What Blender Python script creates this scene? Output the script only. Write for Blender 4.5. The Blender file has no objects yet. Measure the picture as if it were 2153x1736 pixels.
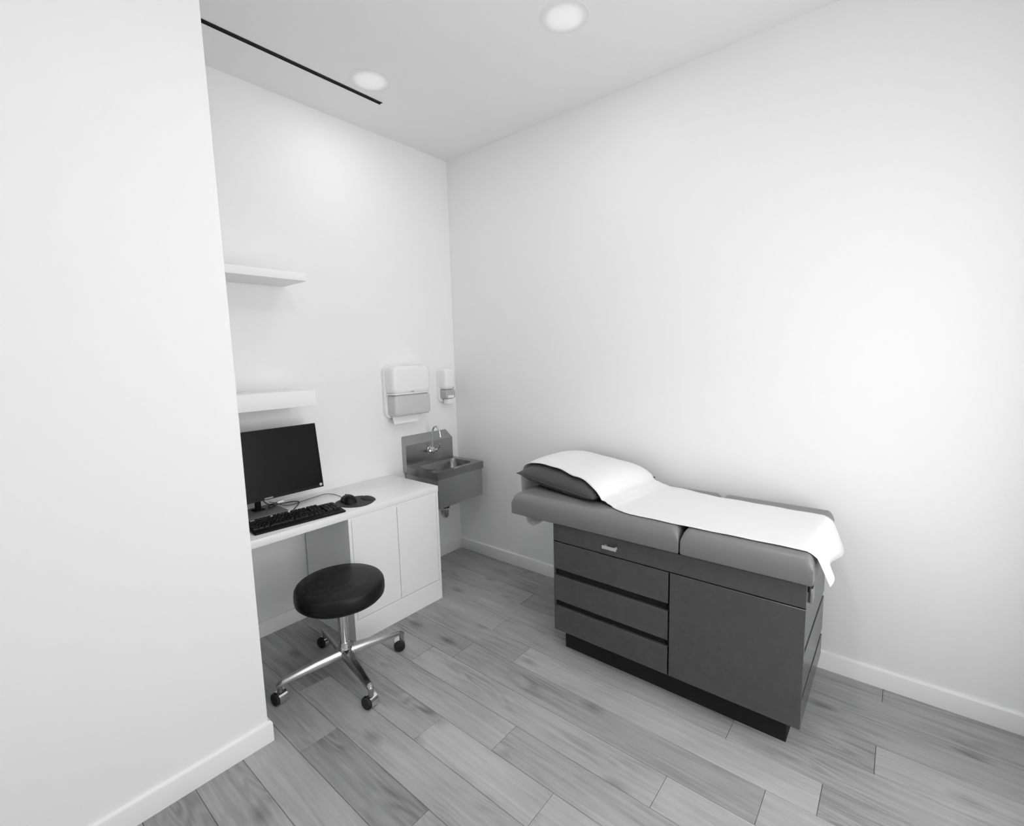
import bpy, bmesh, math, random
from mathutils import Vector, Matrix

# ------------------------------------------------------------------ camera, world, light, exposure
scene = bpy.context.scene
COL = scene.collection
W, H = 2153.0, 1736.0
FPX = 993.604
YAW, PITCH, ROLL = 0.878044, -0.119652, -0.025578
CAM = Vector((-2.57997, -2.71608, 1.537))

cd = bpy.data.cameras.new('camera')
cam = bpy.data.objects.new('camera', cd)
COL.objects.link(cam)
scene.camera = cam
cd.sensor_fit = 'HORIZONTAL'
cd.sensor_width = 36.0
cd.lens = 36.0 * FPX / W
cd.clip_start = 0.02
fwd = Vector((math.sin(YAW) * math.cos(PITCH), math.cos(YAW) * math.cos(PITCH), math.sin(PITCH)))
rt = Vector((math.cos(YAW), -math.sin(YAW), 0))
up = rt.cross(fwd)
rt2 = math.cos(ROLL) * rt + math.sin(ROLL) * up
up2 = -math.sin(ROLL) * rt + math.cos(ROLL) * up
M = Matrix((rt2, up2, -fwd)).transposed().to_4x4()
M.translation = CAM
cam.matrix_world = M

world = bpy.data.worlds.new('world')
scene.world = world
world.use_nodes = True
bg = world.node_tree.nodes['Background']
bg.inputs[0].default_value = (0.95, 0.95, 0.95, 1)      # even overcast daylight
bg.inputs[1].default_value = 6.0

vs = scene.view_settings
vs.view_transform = 'Standard'
vs.look = 'None'
vs.exposure = -0.15
vs.gamma = 1.0
vs.use_curve_mapping = False

cy = scene.cycles
cy.max_bounces = 10
cy.diffuse_bounces = 5
cy.glossy_bounces = 4
cy.transmission_bounces = 8
cy.sample_clamp_indirect = 8.0
cy.use_denoising = True
cy.use_light_tree = False
cy.use_adaptive_sampling = True
cy.adaptive_threshold = 0.06
cy.adaptive_min_samples = 12

SPOT_POWER = 2.0
FILL_POWER = 9.0
# room size
HC = 2.986
XL = -3.5
YR = -3.35
WIN_X0, WIN_X1, WIN_Z0, WIN_Z1 = -2.25, -0.55, 0.4, 2.3
PX, PY, PT = -1.878, -0.798, 0.10          # partition end, face, thickness


# ------------------------------------------------------------------ helpers
def lin(v):
    v /= 255.0
    return v / 12.92 if v <= 0.04045 else ((v + 0.055) / 1.055) ** 2.4


def mat(name, base, rough=0.5, metal=0.0, spec=0.5, bump=0.0, bump_scale=200.0, var=0.0, var_scale=3.0, coat=0.0,
        trans=0.0, stretch=None, rough_var=0.0):
    m = bpy.data.materials.new(name)
    m.use_nodes = True
    nt = m.node_tree
    b = nt.nodes['Principled BSDF']
    b.inputs['Base Color'].default_value = (base, base, base, 1)
    b.inputs['Roughness'].default_value = rough
    b.inputs['Metallic'].default_value = metal
    b.inputs['Specular IOR Level'].default_value = spec
    b.inputs['Coat Weight'].default_value = coat
    b.inputs['Transmission Weight'].default_value = trans
    tc = nt.nodes.new('ShaderNodeTexCoord')
    mp = nt.nodes.new('ShaderNodeMapping')
    nt.links.new(tc.outputs['Object'], mp.inputs['Vector'])
    if stretch:
        mp.inputs['Scale'].default_value = stretch
    if var > 0 or rough_var > 0:
        n = nt.nodes.new('ShaderNodeTexNoise')
        n.inputs['Scale'].default_value = var_scale
        n.inputs['Detail'].default_value = 5
        nt.links.new(mp.outputs[0], n.inputs['Vector'])
        if var > 0:
            r = nt.nodes.new('ShaderNodeMapRange')
            r.inputs['From Min'].default_value = 0.3
            r.inputs['From Max'].default_value = 0.7
            r.inputs['To Min'].default_value = max(0, base * (1 - var))
            r.inputs['To Max'].default_value = min(1, base * (1 + var))
            nt.links.new(n.outputs['Fac'], r.inputs['Value'])
            nt.links.new(r.outputs[0], b.inputs['Base Color'])
        if rough_var > 0:
            r2 = nt.nodes.new('ShaderNodeMapRange')
            r2.inputs['To Min'].default_value = max(0.02, rough - rough_var)
            r2.inputs['To Max'].default_value = rough + rough_var
            nt.links.new(n.outputs['Fac'], r2.inputs['Value'])
            nt.links.new(r2.outputs[0], b.inputs['Roughness'])
    if bump > 0:
        n2 = nt.nodes.new('ShaderNodeTexNoise')
        n2.inputs['Scale'].default_value = bump_scale
        n2.inputs['Detail'].default_value = 3
        nt.links.new(mp.outputs[0], n2.inputs['Vector'])
        bp = nt.nodes.new('ShaderNodeBump')
        bp.inputs['Strength'].default_value = bump
        bp.inputs['Distance'].default_value = 0.002
        nt.links.new(n2.outputs['Fac'], bp.inputs['Height'])
        nt.links.new(bp.outputs[0], b.inputs['Normal'])
    return m


def bm_new():
    return bmesh.new()


def add_box(bm, x0, x1, y0, y1, z0, z1, bev=0.0, seg=2):
    x0, x1 = min(x0, x1), max(x0, x1)
    y0, y1 = min(y0, y1), max(y0, y1)
    z0, z1 = min(z0, z1), max(z0, z1)
    vs_ = [bm.verts.new(c) for c in ((x0, y0, z0), (x1, y0, z0), (x1, y1, z0), (x0, y1, z0),
                                     (x0, y0, z1), (x1, y0, z1), (x1, y1, z1), (x0, y1, z1))]
    fs = [bm.faces.new([vs_[i] for i in f]) for f in ((3, 2, 1, 0), (4, 5, 6, 7), (0, 1, 5, 4), (1, 2, 6, 5), (2, 3, 7, 6), (3, 0, 4, 7))]
    if bev > 0:
        es = list({e for f in fs for e in f.edges})
        bmesh.ops.bevel(bm, geom=es, offset=bev, segments=seg, profile=0.5, affect='EDGES')
    return bm


def add_prism(bm, pts, axis, a, b):
    """Extrude a 2-D outline (counter-clockwise list of (u, v)) along an axis between a and b."""
    def P(u, v, w):
        return {'x': (w, u, v), 'y': (u, w, v), 'z': (u, v, w)}[axis]
    A = [bm.verts.new(P(u, v, a)) for u, v in pts]
    B = [bm.verts.new(P(u, v, b)) for u, v in pts]
    n = len(pts)
    bm.faces.new(A[::-1])
    bm.faces.new(B)
    for i in range(n):
        bm.faces.new((A[i], A[(i + 1) % n], B[(i + 1) % n], B[i]))
    return bm


def add_lathe(bm, prof, center=(0, 0, 0), seg=48, axis=Vector((0, 0, 1))):
    """Revolve (r, h) profile about an axis through center."""
    axis = Vector(axis).normalized()
    q = Vector((0, 0, 1)).rotation_difference(axis)
    rings = []
    c = Vector(center)
    for r, h in prof:
        if r < 1e-6:
            rings.append([bm.verts.new(c + q @ Vector((0, 0, h)))])
        else:
            rings.append([bm.verts.new(c + q @ Vector((r * math.cos(2 * math.pi * i / seg), r * math.sin(2 * math.pi * i / seg), h))) for i in range(seg)])
    for A, B in zip(rings[:-1], rings[1:]):
        for i in range(seg):
            j = (i + 1) % seg
            if len(A) == 1 and len(B) == 1:
                continue
            if len(A) == 1:
                bm.faces.new((A[0], B[i], B[j]))
            elif len(B) == 1:
                bm.faces.new((A[i], A[j], B[0]))
            else:
                bm.faces.new((A[i], A[j], B[j], B[i]))
    return bm


def smooth_path(pts, n=8):
    P = [Vector(p) for p in pts]
    out = []
    for i in range(len(P) - 1):
        p0 = P[i - 1] if i > 0 else P[i] * 2 - P[i + 1]
        p1, p2 = P[i], P[i + 1]
        p3 = P[i + 2] if i + 2 < len(P) else P[i + 1] * 2 - P[i]
        for k in range(n):
            t = k / n
            out.append(0.5 * (2 * p1 + (p2 - p0) * t + (2 * p0 - 5 * p1 + 4 * p2 - p3) * t * t + (3 * p1 - p0 - 3 * p2 + p3) * t ** 3))
    out.append(P[-1])
    return out


def add_tube(bm, pts, r, seg=10):
    """Tube along a polyline; r is a number or one radius per point."""
    pts = [Vector(p) for p in pts]
    rr = r if isinstance(r, (list, tuple)) else [r] * len(pts)
    rings = []
    prev = None
    for i, p in enumerate(pts):
        d = (pts[min(i + 1, len(pts) - 1)] - pts[max(i - 1, 0)]).normalized()
        if prev is None:
            u = d.orthogonal().normalized()
        else:
            u = (prev - d * prev.dot(d)).normalized()
        prev = u
        v = d.cross(u)
        rings.append([bm.verts.new(p + rr[i] * (math.cos(2 * math.pi * k / seg) * u + math.sin(2 * math.pi * k / seg) * v)) for k in range(seg)])
    for A, B in zip(rings[:-1], rings[1:]):
        for k in range(seg):
            bm.faces.new((A[k], A[(k + 1) % seg], B[(k + 1) % seg], B[k]))
    bm.faces.new(rings[0][::-1])
    bm.faces.new(rings[-1])
    return bm


def add_sphere(bm, c, r, sc=(1, 1, 1), u=16, v=10):
    bmesh.ops.create_uvsphere(bm, u_segments=u, v_segments=v, radius=r, matrix=Matrix.Translation(c) @ Matrix.Diagonal((*sc, 1)))
    return bm


def obj(name, bm, m, parent=None, smooth=35, rot=None):
    bmesh.ops.recalc_face_normals(bm, faces=bm.faces)
    me = bpy.data.meshes.new(name)
    bm.to_mesh(me)
    bm.free()
    if smooth:
        me.polygons.foreach_set('use_smooth', [True] * len(me.polygons))
        me.set_sharp_from_angle(angle=math.radians(smooth))
    me.materials.append(m)
    o = bpy.data.objects.new(name, me)
    COL.objects.link(o)
    if parent is not None:
        o.parent = parent
        # mesh data are given in world coordinates; bring them into the parent's frame
        me.transform(parent_world(parent).inverted())
    return o


def parent_world(p):
    m = Matrix.Translation(p.location) @ p.rotation_euler.to_matrix().to_4x4()
    return parent_world(p.parent) @ m if p.parent else m


def thing(name, label, cat, loc=(0, 0, 0), rotz=0.0, group=None):
    o = bpy.data.objects.new(name, None)
    COL.objects.link(o)
    o.empty_display_size = 0.1
    o.location = loc
    o.rotation_euler = (0, 0, rotz)
    return tag(o, label, cat, group)


def tag(o, label, cat, group=None):
    o['label'] = label
    o['category'] = cat
    if group:
        o['group'] = group
    return o


def struct(o, label=None, cat=None):
    o['kind'] = 'structure'
    if label:
        o['label'] = label
    if cat:
        o['category'] = cat
    return o


# ------------------------------------------------------------------ materials
m_wall = mat('white_wall_paint', 0.90, 0.75, spec=0.15)
m_ceil = mat('white_ceiling_paint', 0.86, 0.85, spec=0.1)
m_trim = mat('white_trim_gloss', 0.89, 0.35, spec=0.4)
m_lam = mat('white_laminate', 0.93, 0.28, spec=0.45)
m_shelf = mat('white_shelf', 0.90, 0.5, spec=0.3)
m_black = mat('black_plastic', 0.013, 0.45, spec=0.2)
m_screen = mat('black_screen', 0.012, 0.3, spec=0.15)
m_key = mat('black_key', 0.014, 0.45, spec=0.2)
m_keyface = mat('black_keyboard_case', 0.012, 0.5, spec=0.2)
m_pad = mat('charcoal_mat', 0.045, 0.75, bump=0.2, bump_scale=900)
m_leather = mat('black_vinyl', 0.012, 0.42, spec=0.25, bump=0.08, bump_scale=500)
m_chrome = mat('chrome', 0.72, 0.10, metal=1.0)
m_darkchrome = mat('brushed_dark_chrome', 0.42, 0.22, metal=1.0)
m_steel = mat('brushed_stainless_steel', 0.42, 0.28, metal=1.0, var=0.06, var_scale=6)
m_steel_in = mat('stainless_bowl', 0.28, 0.18, metal=1.0, var=0.1, var_scale=8)
m_silver = mat('silver_metal', 0.45, 0.35, spec=0.4)
m_plate = mat('grey_base_plate', 0.17, 0.4, spec=0.3)
m_table = mat('dark_grey_laminate', 0.070, 0.27, spec=0.6, var=0.05, var_scale=30)
m_tabledark = mat('dark_recess', 0.020, 0.7, spec=0.1)
m_plinth = mat('black_plinth', 0.024, 0.7, spec=0.1)
m_vinyl = mat('grey_upholstery_vinyl', 0.20, 0.36, spec=0.5, bump=0.06, bump_scale=350)
m_pillow = mat('dark_grey_pillow_vinyl', 0.060, 0.36, spec=0.5, bump=0.25, bump_scale=40)
m_paper = mat('white_exam_paper', 0.85, 0.8, spec=0.1, bump=0.10, bump_scale=30)
m_white = mat('white_plastic', 0.88, 0.25, spec=0.45)
m_smoke = mat('translucent_grey_plastic', 0.60, 0.18, spec=0.5)
m_smoke2 = mat('grey_soap_window', 0.45, 0.18, spec=0.5)
m_towel = mat('paper_towel', 0.90, 0.9, spec=0.05)
m_mark = mat('grey_print', 0.35, 0.5)
m_rubber = mat('black_rubber', 0.012, 0.6)
m_cable = mat('black_cable', 0.02, 0.5)


def floor_material():
    m = bpy.data.materials.new('grey_oak_plank')
    m.use_nodes = True
    nt = m.node_tree
    L = nt.links.new
    N = nt.nodes.new
    b = nt.nodes['Principled BSDF']
    geo = N('ShaderNodeNewGeometry')
    oi = N('ShaderNodeObjectInfo')
    off = N('ShaderNodeVectorMath'); off.operation = 'MULTIPLY_ADD'
    comb = N('ShaderNodeCombineXYZ')
    for i in range(3):
        L(oi.outputs['Random'], comb.inputs[i])
    off.inputs[1].default_value = (37.0, 91.0, 13.0)
    L(comb.outputs[0], off.inputs[0]); L(geo.outputs['Position'], off.inputs[2])
    # long soft streaks along the board
    mp = N('ShaderNodeMapping'); mp.inputs['Scale'].default_value = (60, 3.0, 1)
    L(off.outputs[0], mp.inputs['Vector'])
    n1 = N('ShaderNodeTexNoise'); n1.inputs['Scale'].default_value = 1.0; n1.inputs['Detail'].default_value = 6; n1.inputs['Distortion'].default_value = 0.6
    L(mp.outputs[0], n1.inputs['Vector'])
    # cathedral grain
    mp2 = N('ShaderNodeMapping'); mp2.inputs['Scale'].default_value = (9, 1.1, 1)
    L(off.outputs[0], mp2.inputs['Vector'])
    n2 = N('ShaderNodeTexNoise'); n2.inputs['Scale'].default_value = 1.0; n2.inputs['Detail'].default_value = 2; n2.inputs['Distortion'].default_value = 0.3
    L(mp2.outputs[0], n2.inputs['Vector'])
    mul = N('ShaderNodeMath'); mul.operation = 'MULTIPLY'; mul.inputs[1].default_value = 85.0
    L(n2.outputs['Fac'], mul.inputs[0])
    sn = N('ShaderNodeMath'); sn.operation = 'SINE'
    L(mul.outputs[0], sn.inputs[0])
    # grain shows in patches only
    mp3 = N('ShaderNodeMapping'); mp3.inputs['Scale'].default_value = (5, 2.0, 1)
    L(off.outputs[0], mp3.inputs['Vector'])
    n3 = N('ShaderNodeTexNoise'); n3.inputs['Scale'].default_value = 1.3; n3.inputs['Detail'].default_value = 3
    L(mp3.outputs[0], n3.inputs['Vector'])
    msk = N('ShaderNodeMapRange'); msk.inputs['From Min'].default_value = 0.47; msk.inputs['From Max'].default_value = 0.68
    L(n3.outputs['Fac'], msk.inputs['Value'])
    gr = N('ShaderNodeMath'); gr.operation = 'MULTIPLY'; L(sn.outputs[0], gr.inputs[0]); L(msk.outputs[0], gr.inputs[1])
    # knots
    mpv = N('ShaderNodeMapping'); mpv.inputs['Scale'].default_value = (3.2, 1.5, 1)
    L(off.outputs[0], mpv.inputs['Vector'])
    vo = N('ShaderNodeTexVoronoi'); vo.inputs['Scale'].default_value = 1.0; vo.voronoi_dimensions = '2D'
    L(mpv.outputs[0], vo.inputs['Vector'])
    kn = N('ShaderNodeMapRange'); kn.inputs['From Min'].default_value = 0.02; kn.inputs['From Max'].default_value = 0.11
    kn.inputs['To Min'].default_value = -0.13; kn.inputs['To Max'].default_value = 0.0
    L(vo.outputs['Distance'], kn.inputs['Value'])
    # value = base + random plank tone + streaks + grain
    a1 = N('ShaderNodeMapRange'); a1.inputs['To Min'].default_value = 0.28; a1.inputs['To Max'].default_value = 0.44
    sep = N('ShaderNodeSeparateColor'); L(oi.outputs['Color'], sep.inputs[0]); L(sep.outputs[0], a1.inputs['Value'])
    s1 = N('ShaderNodeMapRange'); s1.inputs['From Min'].default_value = 0.3; s1.inputs['From Max'].default_value = 0.7
    s1.inputs['To Min'].default_value = -0.055; s1.inputs['To Max'].default_value = 0.055
    L(n1.outputs['Fac'], s1.inputs['Value'])
    s3 = N('ShaderNodeMapRange'); s3.inputs['From Min'].default_value = 0.3; s3.inputs['From Max'].default_value = 0.7
    s3.inputs['To Min'].default_value = 0.045; s3.inputs['To Max'].default_value = -0.045
    L(n3.outputs['Fac'], s3.inputs['Value'])
    g1 = N('ShaderNodeMath'); g1.operation = 'MULTIPLY'; g1.inputs[1].default_value = 0.045; L(gr.outputs[0], g1.inputs[0])
    acc = a1.outputs[0]
    for s in (s1.outputs[0], s3.outputs[0], g1.outputs[0], kn.outputs[0]):
        ad = N('ShaderNodeMath'); ad.operation = 'ADD'; L(acc, ad.inputs[0]); L(s, ad.inputs[1]); acc = ad.outputs[0]
    cc = N('ShaderNodeCombineColor')
    for i in range(3):
        L(acc, cc.inputs[i])
    L(cc.outputs[0], b.inputs['Base Color'])
    b.inputs['Roughness'].default_value = 0.5
    b.inputs['Specular IOR Level'].default_value = 0.25
    bp = N('ShaderNodeBump'); bp.inputs['Strength'].default_value = 0.15; bp.inputs['Distance'].default_value = 0.002
    L(acc, bp.inputs['Height']); L(bp.outputs[0], b.inputs['Normal'])
    return m


m_floor = floor_material()
m_sub = mat('dark_joint', 0.03, 0.9)
m_glass = bpy.data.materials.new('window_glass')
m_glass.use_nodes = True
_nt = m_glass.node_tree
_nt.nodes.remove(_nt.nodes['Principled BSDF'])
_t = _nt.nodes.new('ShaderNodeBsdfTransparent'); _t.inputs[0].default_value = (0.93, 0.93, 0.93, 1)
_g = _nt.nodes.new('ShaderNodeBsdfGlossy'); _g.inputs['Roughness'].default_value = 0.02
_x = _nt.nodes.new('ShaderNodeMixShader'); _x.inputs[0].default_value = 0.06
_nt.links.new(_t.outputs[0], _x.inputs[1]); _nt.links.new(_g.outputs[0], _x.inputs[2])
_nt.links.new(_x.outputs[0], _nt.nodes['Material Output'].inputs[0])


# ------------------------------------------------------------------ the room
T = 0.12
bm = bm_new(); add_box(bm, 0, T, YR - T, T, -0.05, HC + 0.1)
struct(obj('wall_right', bm, m_wall, smooth=0))
bm = bm_new(); add_box(bm, XL - T, 0, 0, T, -0.05, HC + 0.1)
struct(obj('wall_back', bm, m_wall, smooth=0))
bm = bm_new(); add_box(bm, XL - T, XL, YR - T, 0, -0.05, HC + 0.1)
struct(obj('wall_left', bm, m_wall, smooth=0))
# partition in front of the desk nook: the long face towards the camera and the nook's return
bm = bm_new()
add_prism(bm, [(XL, PY), (PX, PY), (PX, PY + PT), (-2.42, PY + PT), (-2.42, 0), (XL, 0)], 'z', 0, HC)
struct(obj('wall_partition', bm, m_wall, smooth=0))
# rear wall with a wide window (behind the camera)
bm = bm_new()
add_box(bm, WIN_X1, 0, YR - T, YR, 0, HC)
add_box(bm, XL, WIN_X0, YR - T, YR, 0, HC)
add_box(bm, WIN_X0, WIN_X1, YR - T, YR, 0, WIN_Z0)
add_box(bm, WIN_X0, WIN_X1, YR - T, YR, WIN_Z1, HC)
struct(obj('wall_rear', bm, m_wall, smooth=0))
bm = bm_new(); add_box(bm, XL - T, T, YR - T, T, HC, HC + 0.12)
struct(obj('ceiling', bm, m_ceil, smooth=0))

win = bpy.data.objects.new('window_1', None); COL.objects.link(win)
win.location = ((WIN_X0 + WIN_X1) / 2, YR - 0.06, WIN_Z0)
struct(win)
bm = bm_new()
fw = 0.05
add_box(bm, WIN_X0, WIN_X0 + fw, YR - 0.09, YR - 0.03, WIN_Z0, WIN_Z1)
add_box(bm, WIN_X1 - fw, WIN_X1, YR - 0.09, YR - 0.03, WIN_Z0, WIN_Z1)
add_box(bm, WIN_X0 + fw, WIN_X1 - fw, YR - 0.09, YR - 0.03, WIN_Z0, WIN_Z0 + fw)
add_box(bm, WIN_X0 + fw, WIN_X1 - fw, YR - 0.09, YR - 0.03, WIN_Z1 - fw, WIN_Z1)
obj('window_frame', bm, m_trim, win, 0)
npane = 3
pw = (WIN_X1 - WIN_X0 - 2 * fw) / npane
for i in range(npane):
    x0 = WIN_X0 + fw + i * pw
    bm = bm_new(); add_box(bm, x0 + 0.012, x0 + pw - 0.012, YR - 0.063, YR - 0.057, WIN_Z0 + fw, WIN_Z1 - fw)
    obj('pane', bm, m_glass, win, 0)
    if i:
        bm = bm_new(); add_box(bm, x0 - 0.012, x0 + 0.012, YR - 0.08, YR - 0.04, WIN_Z0 + fw, WIN_Z1 - fw)
        obj('mullion', bm, m_trim, win, 0)
# portal in the window opening: guides daylight sampling, gives no light of its own
pl = bpy.data.lights.new('window_daylight_portal', 'AREA')
pl.shape = 'RECTANGLE'
pl.size = WIN_X1 - WIN_X0
pl.size_y = WIN_Z1 - WIN_Z0
pl.cycles.is_portal = True
plo = bpy.data.objects.new('window_daylight_portal', pl); COL.objects.link(plo)
plo.location = ((WIN_X0 + WIN_X1) / 2, YR - T - 0.01, (WIN_Z0 + WIN_Z1) / 2)
plo.rotation_euler = (math.radians(90), 0, 0)

# floor: sub-floor and one object per board
bm = bm_new(); add_box(bm, XL, 0, YR, 0, -0.08, -0.004)
floor = struct(obj('floor', bm, m_sub, smooth=0))
random.seed(11)
seams = [0.0, -0.115, -0.270, -0.418, -0.578, -0.735, -0.885, -1.043, -1.198, -1.354, -1.511, -1.668, -1.829, -1.985, -2.146]
while seams[-1] > XL:
    seams.append(max(XL, seams[-1] - 0.157))
known = {0: [-2.725], 1: [-1.75], 2: [-0.95, -2.35], 3: [-2.715, -1.5], 4: [-1.0, -2.25], 5: [-1.27], 6: [-2.424, -1.0],
         7: [-2.132, -0.85], 8: [-1.548], 9: [-1.264, -1.845], 10: [-0.62, -2.1], 11: [-0.956, -1.543], 12: [-1.75], 13: [-1.25], 14: [-1.6]}
# boards that stand out as lighter (1) or darker (0) than their neighbours
tones = {(11, 1): 0.0, (9, 1): 0.95, (9, 0): 0.45, (5, 1): 1.0, (5, 0): 0.35, (6, 1): 0.35, (6, 2): 0.9, (8, 1): 0.6, (8, 0): 0.75, (7, 1): 0.8, (7, 2): 0.95,
         (3, 1): 0.4, (3, 2): 0.8, (0, 1): 0.3, (0, 0): 0.5, (11, 0): 0.35, (11, 2): 0.55, (12, 0): 0.6, (12, 1): 0.6, (13, 0): 0.4, (14, 0): 0.25, (10, 1): 0.7, (9, 2): 0.85}
for i in range(len(seams) - 1):
    cuts = sorted(known.get(i, [-0.6 - random.random() * 1.2]), reverse=True)
    ys = [0.0]
    for c in cuts:
        while ys[-1] - c > 1.9:
            ys.append(ys[-1] - 1.5 - 0.3 * random.random())
        ys.append(c)
    while ys[-1] - YR > 1.9:
        ys.append(ys[-1] - 1.3 - 0.4 * random.random())
    ys.append(YR)
    for k_, (a, b) in enumerate(zip(ys[:-1], ys[1:])):
        bm = bm_new()
        g = 0.0006
        add_box(bm, seams[i + 1] + g, seams[i] - g, b + g, a - g, -0.012, 0.0, 0.0016, 1)
        o = obj('plank', bm, m_floor, floor, 0)
        tone = tones.get((i, k_), 0.25 + 0.5 * random.random())
        o.color = (tone, tone, tone, 1)


def baseboard(name, pts, h=0.088, t=0.014):
    """Skirting with an eased top along a wall; pts: list of (x, y, nx, ny) ends of one straight run."""
    (x0, y0), (x1, y1), (nx, ny), ext0, ext1 = pts
    prof = [(0, 0), (t, 0), (t, h - 0.010), (t * 0.8, h - 0.004), (t * 0.45, h), (0, h)]
    d = Vector((x1 - x0, y1 - y0)).normalized()
    bm = bm_new()
    A, B = [], []
    for u, z in prof:
        A.append(bm.verts.new((x0 + nx * u + d.x * ext0 * u, y0 + ny * u + d.y * ext0 * u, z)))
        B.append(bm.verts.new((x1 + nx * u + d.x * ext1 * u, y1 + ny * u + d.y * ext1 * u, z)))
    n = len(prof)
    bm.faces.new(A); bm.faces.new(B[::-1])
    for i in range(n):
        bm.faces.new((A[i], B[i], B[(i + 1) % n], A[(i + 1) % n]))
    return struct(obj(name, bm, m_trim, smooth=50))


baseboard('baseboard_back', ((-2.42, 0), (0, 0), (0, -1), 1, -1))
baseboard('baseboard_right', ((0, 0), (0, YR), (-1, 0), 1, -1))
baseboard('baseboard_partition', ((XL, PY), (PX, PY), (0, -1), 1, 1))
baseboard('baseboard_end', ((PX, PY), (PX, PY + PT), (1, 0), -1, 0))
baseboard('baseboard_left', ((XL, YR), (XL, PY), (1, 0), 1, -1))
baseboard('baseboard_rear', ((0, YR), (XL, YR), (0, 1), 1, -1))

# ------------------------------------------------------------------ ceiling fittings
m_lens = bpy.data.materials.new('lit_downlight_lens')
m_lens.use_nodes = True
_nt = m_lens.node_tree
_b = _nt.nodes['Principled BSDF']
_b.inputs['Base Color'].default_value = (0.8, 0.8, 0.8, 1)
_tc = _nt.nodes.new('ShaderNodeTexCoord')
_len = _nt.nodes.new('ShaderNodeVectorMath'); _len.operation = 'LENGTH'
_nt.links.new(_tc.outputs['Object'], _len.inputs[0])
_mr = _nt.nodes.new('ShaderNodeMapRange'); _mr.interpolation_type = 'SMOOTHSTEP'
_mr.inputs['From Min'].default_value = 0.052; _mr.inputs['From Max'].default_value = 0.104
_mr.inputs['To Min'].default_value = 0.26; _mr.inputs['To Max'].default_value = 0.0  # glow fading outward paints the lamp's soft halo into the lens
_nt.links.new(_len.outputs['Value'], _mr.inputs['Value'])
_b.inputs['Emission Color'].default_value = (1, 1, 1, 1)
_nt.links.new(_mr.outputs[0], _b.inputs['Emission Strength'])


def downlight(x, y, label, power=None):
    t = thing('recessed_downlight', label, 'ceiling light', (x, y, HC), 0, 'recessed ceiling downlights')
    bm = bm_new(); add_lathe(bm, [(0.104, 0.0), (0.110, 0.0), (0.110, -0.0008), (0.107, -0.0016), (0.104, -0.0016), (0.104, 0.0)], (x, y, HC))
    obj('trim_ring', bm, m_ceil, t)
    bm = bm_new(); add_lathe(bm, [(0, -0.0030), (0.04, -0.0028), (0.075, -0.0022), (0.105, -0.0013)], (0, 0, 0))
    o = obj('lens', bm, m_lens, None)
    o.parent = t
    l = bpy.data.lights.new('downlight_lamp', 'AREA')
    l.energy = power or SPOT_POWER
    l.shape = 'DISK'
    l.size = 0.115
    lo = bpy.data.objects.new('downlight_lamp', l); COL.objects.link(lo)
    lo.parent = t
    lo.location = (0, 0, -0.005)
    return t


downlight(-0.687, -1.497, 'round lit downlight in the ceiling above the exam table')
downlight(-0.974, -0.476, 'round lit downlight in the ceiling beside the end of the black slot')

downlight(-1.75, -2.25, 'added unseen ceiling lamp brightening the open floor', FILL_POWER)  # extra lamp out of view, added to lift the front floor

# linear slot diffuser
t = thing('slot_diffuser', 'long thin black slot running along the ceiling over the desk', 'air vent', (-1.6, -0.332, HC))
bm = bm_new(); add_box(bm, -2.30, -0.807, -0.341, -0.323, HC - 0.0025, HC + 0.03)
obj('slot', bm, m_tabledark, t, 0)
for yy in (-0.3425, -0.3215):
    bm = bm_new(); add_box(bm, -2.30, -0.805, yy - 0.0012, yy + 0.0012, HC - 0.004, HC + 0.002)
    obj('flange', bm, m_black, t, 0)

# ------------------------------------------------------------------ shelves on the back wall
for z0, th, lab in ((1.955, 0.040, 'white wall shelf high above the monitor'), (1.300, 0.085, 'white wall shelf just above the monitor')):
    bm = bm_new(); add_box(bm, -2.42, -1.293, -0.272, -0.0005, z0, z0 + th, 0.0015)
    tag(obj('wall_shelf', bm, m_shelf), lab, 'shelf', 'white shelves over the desk')

# ------------------------------------------------------------------ desk cabinet and worktop
DZ = 0.742
YF = -0.50
t = thing('base_cabinet', 'white two-door base cabinet under the right end of the desk', 'cabinet', (-0.97, -0.25, 0))
cx0, cx1 = -1.287, -0.660
bm = bm_new()
add_box(bm, cx0, cx0 + 0.018, YF, -0.016, 0.0, DZ - 0.038, 0.001, 1)
add_box(bm, cx1 - 0.018, cx1, YF, -0.016, 0.0, DZ - 0.038, 0.001, 1)
add_box(bm, cx0 + 0.018, cx1 - 0.018, YF + 0.02, -0.016, 0.10, 0.118)
add_box(bm, cx0 + 0.018, cx1 - 0.018, YF + 0.002, -0.016, DZ - 0.056, DZ - 0.038)
add_box(bm, cx0 + 0.018, cx1 - 0.018, -0.030, -0.016, 0.0, DZ - 0.056)
obj('body', bm, m_lam, t, 0)
bm = bm_new(); add_box(bm, cx0 + 0.018, cx1 - 0.018, YF, YF + 0.018, 0.0, 0.128, 0.001, 1)
obj('plinth', bm, m_lam, t, 0)
xm = -0.975
for a, b in ((cx0 + 0.020, xm - 0.0015), (xm + 0.0015, cx1 - 0.020)):
    bm = bm_new(); add_box(bm, a, b, YF, YF + 0.018, 0.131, DZ - 0.042, 0.0012, 1)
    obj('door', bm, m_lam, t, 0)

bm = bm_new(); add_box(bm, -2.4195, -0.658, YF - 0.002, -0.0005, DZ - 0.038, DZ, 0.002, 2)
tag(obj('desk_worktop', bm, m_lam), 'long white worktop carrying the monitor and keyboard', 'desk')

# ------------------------------------------------------------------ monitor
mx0, mx1 = -1.860, -1.246
t = thing('computer_monitor', 'wide black computer monitor standing on the white desk', 'monitor', ((mx0 + mx1) / 2, -0.10, DZ))
tilt = math.radians(7.6)
Rm = Matrix.Translation((0, -0.198, 0.827)) @ Matrix.Rotation(-tilt, 4, 'X')


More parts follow.
